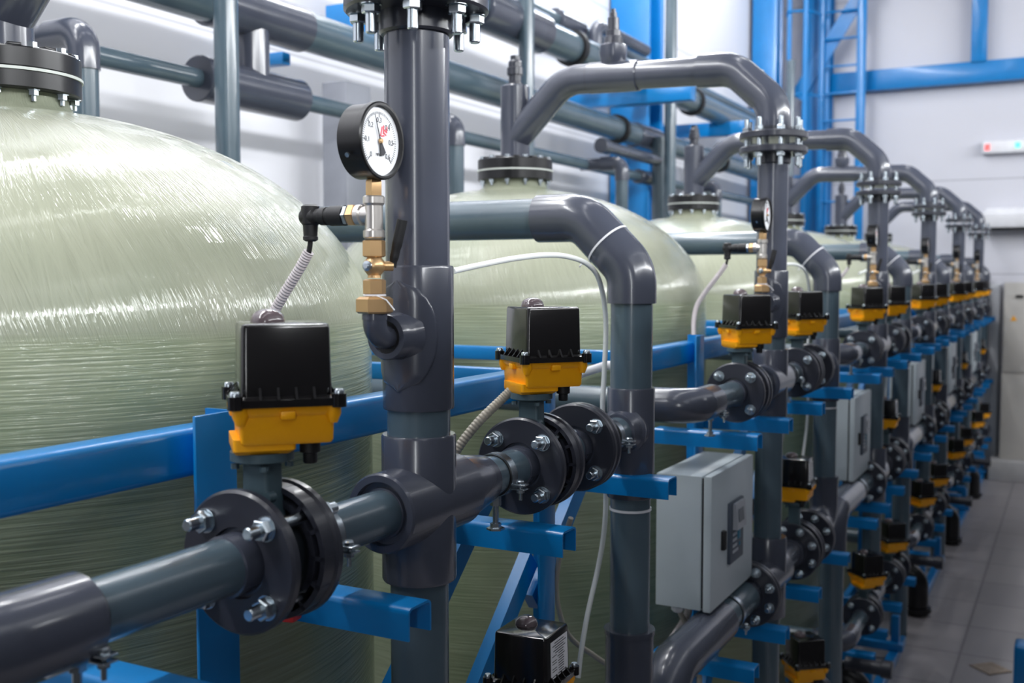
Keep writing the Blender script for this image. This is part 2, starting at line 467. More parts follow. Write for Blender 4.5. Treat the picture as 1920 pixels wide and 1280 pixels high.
t = Thing('filter_tank', 'filter tank', '', (TX, TY, -H))
ves = bpy.data.objects.new('vessel', tank_mesh()); C.objects.link(ves); ves.parent = t.e
t.part('base_skirt', M().lathe((TX, TY, -H), (0, 0, 1), [(.70, 0), (.70, .02)], 64), BLK)
lo = t.part('neck_flange', M().lathe((TX, TY, .386), (0, 0, 1), [(.12, 0), (.151, 0), (.154, .003), (.154, .036), (.12, .036)], 56), BLKM, label='black lower neck flange')
t.part('gasket', M().lathe((TX, TY, .4222), (0, 0, 1), [(.1, 0), (.1575, 0), (.1575, .006), (.1, .006)], 56), SEAL, label='pale gasket')
up = M().lathe((TX, TY, .4285), (0, 0, 1), [(.06, 0), (.151, 0), (.154, .003), (.154, .040), (.151, .043), (.06, .043)], 56)
for k in range(12):
    a = 2*PI*k/12
    up.box((TX+.136*math.cos(a), TY+.136*math.sin(a), .4745), (.022, .028, .008), rz=a, bev=.002)
t.part('top_flange', up, BLKM, label='black top flange with lugs')
for k in range(12):
    a = 2*PI*(k+.5)/12; p = (TX+.138*math.cos(a), TY+.138*math.sin(a), .362)
    t.part('flange_bolt', M().lathe(p, (0, 0, 1), [(.005, 0), (.005, .012), (.0105, .012), (.0105, .022), (.014, .0225), (.014, .0235), (.005, .0236), (.005, .108), (.014, .1085), (.014, .111), (.0105, .1112), (.0105, .121)], 6), ZINC)
rep(t.e, '{u} pale green fibreglass filter tank with a black flanged neck', 'row of fibreglass filter tanks')

# ---- overflow loop from the tank neck to the riser's flange
LY = AY
t = Thing('outlet_loop', 'pipe', '', (TX, TY, .4715))
st = M().cyl((TX, TY, .4715), (TX, TY, .775), .0595, 40, .004)
st.tube([(TX, TY, .555), (TX+.13, TY, .685)], .0595, 40)
t.part('wye_stub', st, FIT)
t.part('air_cap', M().lathe((TX, TY, .772), (0, 0, 1), [(.034, 0), (.034, .01), (.026, .014), (.026, .045), (.033, .047), (.033, .075), (.028, .078), (.028, .1), (.02, .108), (.02, .125)], 16), FLG)
zh = .772
path = fillet([(TX+.1, TY, .655), (TX+.225, TY, .778), (-1.26, TY, zh)], .16)
t.part('wye_elbow', M().tube(path[:-1]+[Vector((-1.70, TY, .776))], .058, 40), FIT)
t.part('cross_pipe', M().tube([(-1.72, TY, .776), (-1.24, TY, .765)], .0535, 40), PIPE2 if 'PIPE2' in globals() else FIT)
t.part('saddle', M().lathe((-1.64, TY, .80), (0, 0, 1), [(.035, 0), (.05, .04), (.054, .062), (.054, .095), (.050, .098)], 32).cyl((-1.74, TY, .777), (-1.53, TY, .772), .0605, 40, .003), FIT)
t.part('vent_valve', M().lathe((-1.64, TY, .897), (0, 0, 1), [(.04, 0), (.036, .03), (.03, .034), (.030, .055), (.024, .058), (.022, .105), (.014, .108), (.014, .125), (.009, .128), (.009, .14)], 18), FLG)
el = M().tube(fillet([(-1.29, TY, .766), (-1.155, TY, .762), (-1.0, AY, .62), (-1.0, AY, .512)], .13), .0625, 40)
t.part('down_elbow', el, FIT)
t.part('weld_ring', M().ring((-1.091, TY, .7035), (.73, 0, -.68), .061, .0640, .004, 40), SEAL)
t.part('upper_flange', M().lathe((AX, AY, .490), (0, 0, 1), [(.05, 0), (.118, 0), (.122, .004), (.122, .022), (.118, .026), (.066, .026), (.066, .045), (.05, .045)], 56), FLG)
rep(t.e, 'grey loop pipe from the {u} tank neck over to its riser flange', 'outlet loop pipes')

# ---- riser A (with the gauge)
t = Thing('gauge_riser', 'riser pipe', '', (AX, AY, -1.95))
t.part('upper_pipe', M().cyl((AX, AY, .0), (AX, AY, .436), .055, 48), FIT)
t.part('flange', M().lathe((AX, AY, .402), (0, 0, 1), [(.05, 0), (.060, 0), (.0635, .004), (.0635, .036), (.118, .036), (.122, .040), (.122, .057), (.118, .061), (.05, .061)], 56), FLG)
for k in range(8):
    a = PI/8 + 2*PI*k/8 + .12
    t.part('flange_bolt', through_bolt((AX+.098*math.cos(a), AY+.098*math.sin(a), 0), (0, 0, 1), .4385, .516, .0092, rot=k*.4, tip=.036), ZINC)
t.part('coupling', M().lathe((AX, AY, -.229), (0, 0, 1), [(.054, 0), (.0605, 0), (.0615, .003), (.0615, .240), (.0600, .244), (.054, .245)], 48), FIT)
t.part('middle_pipe', M().cyl((AX, AY, -.29), (AX, AY, -.20), .0545, 48), PIPE)
def cross_tee(z, zt, zb, rv, rb, hl, rp, x=AX):
    m = M().lathe((x, AY, zb), (0, 0, 1), [(.05, 0), (rv-.002, 0), (rv, .004), (rv, zt-zb-.004), (rv-.002, zt-zb), (.05, zt-zb)], 48)
    for s in (-1, 1):
        m.lathe((x, AY, z), (0, s, 0), [(rb, 0), (rb, hl-.004), (rb-.003, hl), (rb-.014, hl), (rb-.015, hl-.012), (rp+.004, hl-.012), (rp+.003, hl-.006), (rp-.001, hl-.006)], 48, cap=False)
    return m
t.part('cross_tee', cross_tee(Z1, -.273, -.527, .0645, .067, .118, .039), FIT)
t.part('branch_pipe', M().cyl((AX, 1.18, Z1), (AX, AY-.03, Z1), .039, 40), PIPE)
t.part('reducer', M().lathe((AX, AY+.10, Z1), (0, 1, 0), [(.060, 0), (.060, .035), (.051, .095), (.048, .115), (.040, .117)], 40), FIT)
t.part('branch_pipe', M().cyl((AX, AY+.2, Z1), (AX, 1.95, Z1), .039, 40), PIPE)
t.part('lower_pipe', M().cyl((AX, AY, -1.9), (AX, AY, -.5), .0505, 48), PIPE)
t.part('cross_tee', cross_tee(Z2, Z2+.15, Z2-.15, .07, .072, .13, .05), FIT)
t.part('branch_pipe', M().cyl((AX, 1.27, Z2), (AX, 2.0, Z2), .05, 40), FIT)
t.part('bottom_tee', cross_tee(Z3, Z3+.13, Z3-.13, .064, .066, .118, .039), FIT)
t.part('branch_pipe', M().tube([(X3, 1.18, Z3), (AX, AY, Z3)], .039, 32), PIPE)
t.part('branch_pipe', M().tube([(AX, AY, Z3), (X3, 1.95, Z3)], .039, 32), PIPE)
# gauge port: a saddle patch with a lens outline, a socket and a small elbow
zp = -.102
pm = M(); nu, nv = 24, 12; rs = .0632
for (i) in range(nv+1):
    v = -1 + 2*i/nv
    w = math.sqrt(max(0, 1-abs(v)**1.9))*1.12
    for j in range(nu+1):
        a = -PI/2 + w*(-1+2*j/nu)
        pm.v.append(Vector((AX+rs*math.cos(a), AY+rs*math.sin(a), zp+v*.093)))
for i in range(nv):
    for j in range(nu):
        q = i*(nu+1)+j; pm.f.append((q, q+1, q+nu+2, q+nu+1))
sd = t.part('saddle_patch', pm, FIT)
sm = sd.modifiers.new('thickness', 'SOLIDIFY'); sm.thickness = .0022; sm.offset = 0
pt = M().lathe((AX, AY-.05, zp), (0, -1, 0), [(.047, 0), (.040, .012), (.038, .018), (.038, .045), (.036, .048), (.027, .048), (.026, .028), (.018, .028)], 40, cap=False)
t.part('port_socket', pt, FIT)
t.part('rubber_seal', M().ring((AX, AY-.094, zp), (0, 1, 0), .019, .0268, .012, 32), BLK)
t.part('small_elbow', M().tube(fillet([(AX, AY-.06, zp), (AX, 1.412, zp), (AX, 1.412, -.045)], .03), .0195, 28).cyl((AX, 1.412, -.072), (AX, 1.412, -.05), .0205, 28), FIT)
rep(t.e, 'thick grey riser pipe with gauge port standing before the {u} tank', 'gauge riser pipes')

# ---- gauge with its brass cock
GX, GY = AX, 1.412
t = Thing('pressure_gauge', 'gauge', '', (GX, GY, -.056))
R0 = .0615
gz = .212
cs = M().lathe((GX-.030, GY, gz), (1, 0, 0), [(.002, 0), (R0-.006, 0), (R0-.002, .003), (R0-.002, .036), (R0, .037), (R0, .047), (R0-.002, .049), (R0-.006, .049), (R0-.007, .040), (.002, .040)], 64)
case = t.part('case', cs, BLKM, label='black round case')
t.part('case_screw', M().lathe((GX-.006, GY-.053*1.12, gz-.026), (0, -1, -.45), [(.004, 0), (.004, .003)], 10), ZINC, case)
dial = t.part('dial', M().lathe((GX+.0102, GY, gz), (1, 0, 0), [(R0-.0068, 0), (R0-.0068, .0012)], 64), DIAL, label='white dial')
def dialpt(ang, r, h=.0118):      # ang clockwise from up, seen from the aisle (+X); image right is +Y
    return Vector((GX+h, GY + r*math.sin(ang), gz + r*math.cos(ang)))
mk = M()
for k in range(61):
    a = math.radians(-135 + 270*k/60)
    l = .009 if k % 10 == 0 else .004
    p = dialpt(a, .046-l/2)
    mk.box(p, (.0006, .0011 if k % 10 == 0 else .0006, l), rot=Matrix.Rotation(-a, 4, 'X'))
t.part('scale_ticks', mk, INK, dial)
dgc = bpy.context.evaluated_depsgraph_get()
def text_mesh(s, size):
    cu = bpy.data.curves.new('txt', 'FONT'); cu.body = s; cu.size = size; cu.align_x = 'CENTER'; cu.align_y = 'CENTER'; cu.extrude = .0003
    ob = bpy.data.objects.new('txt', cu); C.objects.link(ob); bpy.context.view_layer.update()
    me = ob.evaluated_get(bpy.context.evaluated_depsgraph_get()).to_mesh()
    r = ([v.co.copy() for v in me.vertices], [tuple(p.vertices) for p in me.polygons])
    ob.evaluated_get(bpy.context.evaluated_depsgraph_get()).to_mesh_clear()
    bpy.data.objects.remove(ob); bpy.data.curves.remove(cu); return r
TXT = Matrix(((0, 0, 1), (1, 0, 0), (0, 1, 0)))      # text x -> +Y, text y -> +Z, facing +X
dg = M()
for k, s in enumerate(('0', '0.1', '0.2', '0.3', '0.4', '0.5', '0.6')):
    vs, fs = text_mesh(s.replace('.', ','), .0115); c = dialpt(math.radians(-135+45*k), .0325, .0116)
    dg.add([TXT @ v + c for v in vs], fs)
vs, fs = text_mesh('MPa', .007); c = Vector((GX+.0116, GY-.004, gz-.022)); dg.add([TXT @ v + c for v in vs], fs)
t.part('scale_numbers', dg, INK, dial, ang=20)
sq = M()
for k, (yy, zz, w, hh, an) in enumerate(((.006, .016, .003, .016, .3), (.012, .019, .003, .014, .1), (.018, .017, .009, .003, .4), (.015, .013, .010, .0025, .5), (.010, .009, .009, .0025, -.2), (.021, .021, .003, .009, .2))):
    sq.box((GX+.0116, GY+yy, gz+zz), (.0006, w, hh), rot=Matrix.Rotation(-an, 4, 'X'))
t.part('dial_emblem', sq, RED, dial, label='red mark on dial')
na = math.radians(-20)
nd = M()
d = dialpt(na, 1, 0)-Vector((GX, GY, gz)); nrm = Vector((0, d.z, -d.y))
c0 = Vector((GX+.0138, GY, gz))
nd.loft([[c0-d*.006+nrm*.0016, c0+d*.043+nrm*.0003, c0+d*.043-nrm*.0003, c0-d*.006-nrm*.0016], [q+Vector((.0008, 0, 0)) for q in (c0-d*.006+nrm*.0016, c0+d*.043+nrm*.0003, c0+d*.043-nrm*.0003, c0-d*.006-nrm*.0016)]])
nd.loft([[c0+nrm*.0018, c0-nrm*.0018, c0-d*.021-nrm*.0075, c0-d*.024, c0-d*.021+nrm*.0075], [q+Vector((.0008, 0, 0)) for q in (c0+nrm*.0018, c0-nrm*.0018, c0-d*.021-nrm*.0075, c0-d*.024, c0-d*.021+nrm*.0075)]])
ned = t.part('needle', nd, INK)
t.part('hub', M().lathe((GX+.0135, GY, gz), (1, 0, 0), [(.0042, 0), (.0042, .003), (.003, .004)], 16), BRASS, ned)
t.part('stem', M().lathe((GX, GY, .120), (0, 0, 1), [(.009, 0), (.012, .001), (.0128, .004), (.0128, .028), (.012, .031), (.009, .033)], 4, rot=.4), BRASS, label='square brass stem')
t.part('nickel_tee', M().lathe((GX, GY, .058), (0, 0, 1), [(.015, 0), (.0175, .002), (.0175, .012), (.0145, .015), (.0145, .052), (.0175, .056), (.0175, .066), (.015, .068)], 24).lathe((GX, GY, .096), (-1, 0, 0), [(.0135, 0), (.0135, .02), (.017, .022), (.017, .031), (.0135, .031)], 24), NICK, label='nickel plated tee')
cock = M().lathe((GX, GY, .028), (0, 0, 1), [(.0145, 0), (.0185, .002), (.0185, .026), (.0145, .028)], 6, rot=.25)
cock.lathe((GX, GY, -.001), (0, 0, 1), [(.011, -.004), (.0105, 0), (.0165, .008), (.0185, .015), (.0165, .022), (.0105, .03)], 24)
cock.lathe((GX, GY, -.032), (0, 0, 1), [(.0145, 0), (.0185, .002), (.0185, .023), (.0145, .025)], 6, rot=.25)
cock.lathe((GX, GY, -.050), (0, 0, 1), [(.0155, 0), (.0155, .019)], 24)
ck = t.part('brass_cock', cock, BRASS, label='brass shut-off cock')
t.part('cock_screw', M().lathe((GX, GY-.0175, .014), (0, -1, 0), [(.0085, 0), (.0085, .003), (.004, .004), (.004, .007)], 16), ZINC, ck)
t.part('cable_tie', M().ring((GX, GY, -.034), (0, 0, 1), .0155, .0185, .003, 24).tube([(GX+.012, GY-.012, -.033), (GX+.030, GY-.01, -.040), (GX+.044, GY-.008, -.056)], .0012, 6), WHITE, label='white cable tie')
t.part('union_nut', M().lathe((GX, GY, -.062), (0, 0, 1), [(.026, 0), (.030, .003), (.030, .023), (.024, .027)], 6, rot=.25), BRASS, label='large hexagonal brass union nut')
lv = M().lathe((GX+.010, GY+.010, .014), (.7, .7, 0), [(.008, 0), (.008, .016)], 14)
lvp = [(GX+.021, GY+.021, .012), (GX+.024, GY+.022, .03), (GX+.031, GY+.024, .06), (GX+.037, GY+.026, .088)]
t.part('lever_pin', lv, BRASS, ck)
t.part('cock_lever', M().tube(smooth_path(lvp, 5), [.006]*4+[.0075]*4+[.0085]*7+[.0085], 12), BLK, label='black lever handle')
rep(t.e, 'round black pressure gauge on brass cock beside the {u} riser', 'pressure gauges')

# ---- pressure sensor and its conduit
t = Thing('pressure_sensor', 'sensor', '', (GX-.03, GY, .096))
t.part('hex_nut', M().lathe((GX-.0315, GY, .096), (-1, 0, 0), [(.016, 0), (.0185, .002), (.0185, .013), (.016, .015)], 6), BRASS, label='brass hexagon')
t.part('hex_nut', M().lathe((GX-.047, GY, .096), (-1, 0, 0), [(.014, 0), (.0165, .002), (.0165, .008), (.014, .010)], 6), ZINC)
t.part('body', M().lathe((GX-.056, GY, .096), (-1, 0, 0), [(.0165, 0), (.0165, .028), (.014, .030), (.0135, .036), (.0150, .037), (.0150, .048), (.013, .05), (.012, .072)], 24), BLK)
t.part('angled_plug', M().lathe((GX-.128, GY, .116), (0, 0, -1), [(.010, 0), (.015, .003), (.016, .02), (.0145, .032), (.0125, .034), (.0115, .052), (.0125, .053), (.0125, .058), (.008, .061)], 20).lathe((GX-.113, GY, .096), (-1, 0, 0), [(.0125, 0), (.0155, .004), (.0155, .022), (.012, .03)], 20), BLK)
rep(t.e, 'black pressure sensor plugged sideways into the {u} gauge tee', 'pressure sensors')
t = Thing('sensor_cable', 'cable', '', (GX-.13, GY, -.09))
t.part('lead', M().tube(smooth_path([(GX-.128, GY, .058), (GX-.130, GY, .045), (GX-.134, GY, .03)]), .0045, 10), BLK, label='short black lead')
t.part('corrugated_sleeve', corrugated([(GX-.132, GY, .038), (GX-.152, GY, .010), (GX-.185, GY, -.032), (GX-.217, GY, -.075), (GX-.238, GY-.01, -.115), (GX-.238, GY-.04, -.165), (GX-.225, GY-.08, -.232)], .0095), COND)
rep(t.e, 'pale corrugated sensor cable sleeve hanging below the {u} gauge', 'sensor cables')

# ---- riser B with the big elbow
t = Thing('bypass_riser', 'riser pipe', '', (AX, BY, Z2-.06))
t.part('cross_pipe', M().cyl((-2.78, BY, .147), (-1.22, BY, .147), .0535, 40), PIPE)
el = M().tube(fillet([(-1.262, BY, .147), (-1.135, BY, .147), (AX, BY, .012), (AX, BY, -.072)], .10), .0625, 44)
t.part('elbow', el, FIT)
t.part('cable_tie', M().ring((-1.0675, BY, .0795), (.707, 0, -.707), .0615, .0645, .005, 40).cyl((-1.0675-.045, BY-.048, .0795-.045), (-1.0675-.046, BY-.07, .07-.05), .002, 6), WHITE, label='white cable tie')
t.part('pipe', M().cyl((AX, BY, -.30), (AX, BY, -.05), .0535, 44), PIPE)
te = M().lathe((AX, BY, -.566), (0, 0, 1), [(.05, 0), (.0588, 0), (.0605, .003), (.0605, .277), (.0588, .281), (.05, .281)], 44)
te.lathe((AX, BY, Z1), (0, -1, 0), [(.058, .02), (.0575, .045), (.050, .062), (.0465, .075), (.0465, .092), (.038, .093)], 40)
te.lathe((AX, BY, Z1), (0, -1, 0), [(.050, .03), (.060, .045), (.060, .050), (.05, .058)], 40)
t.part('tee', te, FIT)
t.part('branch_pipe', M().cyl((AX, 2.21, Z1), (AX, BY-.06, Z1), .039, 36), PIPE)
t.part('lower_pipe', M().cyl((AX, BY, -.95), (AX, BY, -.55), .0515, 44), PIPE)
t.part('cable_tie', M().ring((AX, BY, -.60), (0, 0, 1), .0512, .0540, .006, 40), WHITE, label='white cable tie')
lw = M().tube(fillet([(AX, BY, -.915), (AX, BY, Z2), (AX, 2.235, Z2)], .085), .0625, 44)
t.part('foot_elbow', lw, FIT)
t.part('weld_bead', M().ring((AX, BY, -.921), (0, 0, 1), .050, .0655, .012, 44), FIT)
rep(t.e, 'grey riser with a double elbow standing just past the {u} gauge riser', 'elbowed riser pipes')

# ---- feed pipes turning from between the tanks into the row
def feed(x, yx, z, rc, rp, yend, ye, label, up=False):
    t = Thing('feed_pipe', 'pipe', '', (x, yx, z-rc))
    if up:
        t.part('standpipe', M().cyl((x, yx, -H), (x, yx, z-.14), rp*1.05, 36), PIPE)
        t.part('elbow', M().tube(fillet([(x, yx, z-.2), (x, yx, z), (x, ye, z)], .13), rc, 40), FIT)
    else:
        t.part('cross_pipe', M().cyl((-2.6, yx, z), (x-.11, yx, z), rp*1.22, 36), PIPE)
        t.part('elbow', M().tube(fillet([(x-.15, yx, z), (x, yx, z), (x, ye, z)], .085), rc, 40), FIT)
    t.part('straight_pipe', M().cyl((x, ye-.03, z), (x, yend, z), rp, 40), PIPE)
    rep(t.e, label, 'feed pipes')
feed(AX, .66, Z1, .0530, .039, 1.09, .825, 'grey feed pipe bending into the upper manifold before the {u} gauge riser')
feed(AX, .43, Z2, .066, .054, 1.24, .94, 'wide grey feed pipe bending into the middle manifold before the {u} gauge riser', True)
feed(X3, .62, Z3, .0505, .039, 1.09, .80, 'dark feed pipe bending into the bottom manifold before the {u} gauge riser')

# ---- valves, joints and actuators
VA, VB = 1.140, 1.970
rep(valve('butterfly_valve', AX, VA, Z1, '').e, 'upper flanged butterfly valve just before the {u} gauge riser', 'upper butterfly valves')
rep(valve('butterfly_valve', AX, VB, Z1, '').e, 'upper flanged butterfly valve just past the {u} gauge riser', 'upper butterfly valves')
rep(joint('flange_joint', AX, 2.205, Z1, '', pre=.15).e, 'bolted flange pair on the upper manifold before the {u} elbowed riser', 'upper flange joints')
rep(joint('flange_joint', AX, 1.28, Z2, '', R=.115, rp=.052, br=.09, nb=8).e, 'eight-bolt flange pair on the middle manifold before the {u} gauge riser', 'middle flange joints')
rep(valve('butterfly_valve', AX, VB, Z2, '', R=.115, rp=.052, br=.092, nb=8, neck_top=.200).e, 'middle-level butterfly valve with eight bolts past the {u} gauge riser', 'middle butterfly valves')
rep(joint('flange_joint', AX, 2.215, Z2, '', R=.115, rp=.052, br=.09, nb=8, pre=.15).e, 'eight-bolt flange pair under the {u} elbowed riser', 'middle flange joints')
rep(valve('butterfly_valve', X3, VA, Z3, '').e, 'bottom-level butterfly valve just before the {u} gauge riser', 'bottom butterfly valves')
rep(valve('butterfly_valve', X3, VB, Z3, '').e, 'bottom-level butterfly valve just past the {u} gauge riser', 'bottom butterfly valves')
rep(joint('flange_joint', X3, 2.205, Z3, '', pre=.15).e, 'bottom-level bolted flange pair past the {u} gauge riser', 'bottom flange joints')
th = math.radians(46)
za = Z1+.147
rep(actuator(AX, VA, za, th, '').e, 'yellow and black actuator on the upper valve before the {u} gauge riser', 'upper actuators')
rep(actuator(AX, VB, za, math.radians(50), '').e, 'yellow and black actuator on the upper valve past the {u} gauge riser', 'upper actuators')
rep(actuator(AX-.03, VB-.01, Z2+.200, math.radians(2), '').e, 'black actuator with white rating label at middle level past the {u} gauge riser', 'middle actuators')
rep(actuator(X3, VA, Z3+.147, th, '').e, 'yellow and black actuator on the bottom valve before the {u} gauge riser', 'bottom actuators')
rep(actuator(X3, VB, Z3+.147, math.radians(40), '').e, 'yellow and black actuator on the bottom valve past the {u} gauge riser', 'bottom actuators')

# ---- pipe clamps
ZB1, ZB2, ZB3 = -.500, -1.245, -1.945
rep(clamp(AX, .822, Z1, '', stud=-ZB1+Z1-.039, ear=-.75).e, 'zinc clamp on a stud beside the {u} upper feed elbow', 'pipe clamps')
rep(clamp(AX, 1.262, Z1, '', ear=-.25).e, 'zinc clamp between upper valve and cross tee of the {u} gauge riser', 'pipe clamps')
rep(clamp(AX, 1.815, Z1, '', r=.039, stud=-ZB1+Z1-.039, ear=-.35).e, 'zinc clamp on a stud before the second upper valve of the {u} unit', 'pipe clamps')
rep(clamp(AX, 2.375, Z1, '', ear=-.2).e, 'zinc clamp on the branch of the {u} elbowed riser', 'pipe clamps')
rep(clamp(AX, 1.04, Z2, '', r=.054, ear=-.6).e, 'large zinc clamp on the middle feed pipe before the {u} gauge riser', 'pipe clamps')

# ---- brackets and frame
def bracket(y, z, label, x0=-1.215, x1=-.873, w=.064, h=.05):
    tk = .004
    def prof(w, h, r):
        P = [(-w/2, -h)]
        for k in range(5): a = PI - k*PI/8; P.append((-w/2+r+r*math.cos(a), -r+r*math.sin(a)))
        for k in range(5): a = PI/2 - k*PI/8; P.append((w/2-r+r*math.cos(a), -r+r*math.sin(a)))
        P.append((w/2, -h)); return P
    o = prof(w, h, .010); i = [(a, b-tk) for a, b in prof(w-2*tk, h-tk, .007)]
    poly = o + i[::-1]
    m = M()
    n = len(o)
    L0 = [Vector((x0, y+a, z+b)) for a, b in o]; L1 = [Vector((x1, y+a, z+b)) for a, b in o]
    I0 = [Vector((x0, y+a, z+b)) for a, b in i]; I1 = [Vector((x1, y+a, z+b)) for a, b in i]
    m.add(L0+L1+I0+I1, [])
    for k in range(n-1):
        m.f += [(k, k+1, n+k+1, n+k), (2*n+k+1, 2*n+k, 3*n+k, 3*n+k+1), (k+1, k, 2*n+k, 2*n+k+1), (n+k, n+k+1, 3*n+k+1, 3*n+k)]
    for k in (0, n-1): m.f.append((k, n+k, 3*n+k, 2*n+k))
    s = single('support_bracket', m, BLUE, 'bracket', '', (x0, y, z))
    rep(s, label, 'blue support brackets')
NM = ['under the upper feed elbow of the {u} unit', 'under the first valve of the {u} unit', 'under the second valve of the {u} unit', 'under the elbowed riser tee of the {u} unit']
for lev, zb in (('upper', ZB1), ('middle', ZB2), ('bottom', ZB3)):
    for q, yb in enumerate((.935, 1.345, 1.885, 2.49)):
        bracket(yb, zb, 'blue channel bracket at ' + lev + ' level ' + NM[q])

FX = -1.2
t = Thing('steel_frame', 'frame', '', (FX, 1.8, -H))
for yp in (1.225, 2.385):
    t.part('post', M().box((FX+.032, yp, (-.212-H)/2), (.007, .088, H-.212), bev=.002).box((FX+.003, yp+.041, (-.212-H)/2), (.055, .006, H-.212)), BLUE)
t.part('top_rail', M().box((FX-.03, 1.56, -.274), (.06, 1.63, .076), bev=.012, seg=3), BLUE)
for yp in (.745, 2.402):
    t.part('cross_rail', M().box((-2.02, yp, -.262), (1.56, .04, .045), bev=.006), BLUE)
def bar(p0, p1, w, d):
    p0 = Vector(p0); p1 = Vector(p1); m = M(); a = (p1-p0).normalized(); s = Vector((1, 0, 0)); u = a.cross(s).normalized()
    m.loft([[p + s*i*d/2 + u*j*w/2 for i, j in ((-1, -1), (1, -1), (1, 1), (-1, 1))] for p in (p0, p1)]); return m
t.part('brace', bar((FX-.01, 1.24, -1.30), (FX-.01, 2.20, -.465), .055, .03), BLUE)
t.part('brace', bar((FX-.01, 1.26, -1.73), (FX-.01, 2.37, -.715), .06, .03), BLUE)
t.part('brace', bar((FX-.01, 2.38, -.83), (FX-.01, 2.76, -.50), .06, .03), BLUE)
for zz in (ZB2-.08, ZB3-.08):
    t.part('lower_rail', M().box((FX-.035, 1.57, zz), (.04, 1.9, .06), bev=.006), BLUE)
t.part('base_rail', M().box((-.955, 1.80, -H+.03), (.06, 1.42, .06), bev=.006), BLUE)
for yp in (1.2, 2.2):
    t.part('foot', M().box((-1.06, yp, -H+.085), (.32, .06, .05), bev=.006), BLUE)
    t.part('short_post', M().box((-.955, yp+.04, -H+.16), (.05, .05, .22), bev=.005), BLUE)
rep(t.e, 'blue steel frame with posts and rail in front of the {u} tank', 'blue steel frames')

# ---- drain elbow in black near the floor
t = Thing('drain_elbow', 'pipe', '', (-.93, .95, -H))
t.part('elbow', M().tube(fillet([(-1.15, .95, -2.10), (-.95, .95, -2.10), (-.95, .95, -2.395)], .11), .075, 36), BLKM)
t.part('flange', M().ring((-.95, .95, -2.37), (0, 0, 1), .07, .098, .025, 40), BLKM)
t.part('outlet_stub', M().cyl((-1.0, .83, -1.98), (-.80, .83, -1.98), .035, 24).cyl((-.825, .83, -1.98), (-.77, .83, -1.98), .045, 24, .004), FLG)
rep(t.e, 'black drain elbow running to the floor before the {u} gauge riser', 'drain elbows')

# ---- control box between the elbowed riser and the next gauge riser
bx0, bx1, by0, by1, bz0, bz1 = -1.160, -1.012, 3.155, 3.625, -1.045, -.622
t = Thing('control_box', 'control box', '', (-1.09, 3.39, bz0))
t.part('body', M().box(((bx0+bx1)/2, (by0+by1)/2, (bz0+bz1)/2), (bx1-bx0, by1-by0, bz1-bz0), bev=.004), BOXM)
t.part('door_seal', M().box((bx1+.004, (by0+by1)/2, (bz0+bz1)/2), (.008, by1-by0-.014, bz1-bz0-.014)), BLK)
dr = t.part('door', M().box((bx1+.020, (by0+by1)/2, (bz0+bz1)/2), (.026, by1-by0+.004, bz1-bz0+.004), bev=.004), BOXM)
dx = bx1+.033
kp = t.part('keypad', M().box((dx+.005, 3.400, -.835), (.012, .150, .200), bev=.003), KEYM, dr, label='dark grey keypad panel')
fb = M().prism([(0, 0), (.018, 0), (.012, .085), (0, .085)], (dx+.010, 3.350, -.825), (1, 0, 0), (0, 0, 1), (0, .100, 0))
t.part('display_bezel', fb, BEZ, dr, label='raised display surround')
t.part('display', M().box((dx+.0265, 3.393, -.780), (.002, .055, .042), rot=Matrix.Rotation(math.radians(-4), 4, 'Y')), SCR, dr)
ky = M()
for r in range(4):
    for c in range(3 if r < 3 else 4):
        ky.box((dx+.0115, 3.356+c*.016, -.842-r*.019), (.003, .010, .010), bev=.001)
t.part('keys', ky, BEZ, dr)
t.part('arrow_keys', M().box((dx+.0115, 3.420, -.850), (.003, .030, .034), bev=.002).box((dx+.0115, 3.428, -.885), (.003, .012, .012), bev=.001), TEALK, dr, label='teal arrow keys')
t.part('door_lock', M().box((dx+.005, 3.268, -.842), (.016, .024, .062), bev=.004), BLK, dr, label='black latch')
for k, yy in enumerate((3.20, 3.30, 3.40, 3.50)):
    t.part('cable_gland', M().lathe((-1.10, yy, bz0-.001), (0, 0, -1), [(.017, 0), (.017, .008), (.022, .009), (.022, .018), (.014, .026)], 6), WHITE if k < 2 else BLK)
rep(t.e, 'light grey control box with keypad hung past the {u} elbowed riser', 'control boxes', range(5))
t = Thing('box_cable', 'cable', '', (-1.10, 3.3, -1.3))
t.part('conduit', corrugated([(-1.10, 3.30, -1.065), (-1.10, 3.29, -1.11), (-1.13, 3.22, -1.18), (-1.16, 3.10, -1.23), (-1.18, 2.95, -1.26), (-1.19, 2.80, -1.27)], .014), COND)
rep(t.e, 'pale conduit curving down from the bottom of the {u} control box', 'control box cables', range(5))
t = Thing('box_hose', 'hose', '', (-1.10, 3.40, -1.3))
t.part('hose', M().tube(smooth_path([(-1.10, 3.20, -1.06), (-1.08, 3.25, -1.15), (-1.06, 3.30, -1.30), (-1.06, 3.28, -1.5), (-1.08, 3.2, -1.75), (-1.1, 3.1, -1.95)]), .009, 10), CONDB)
rep(t.e, 'beige hose dropping straight from the {u} control box', 'control box hoses', range(5))

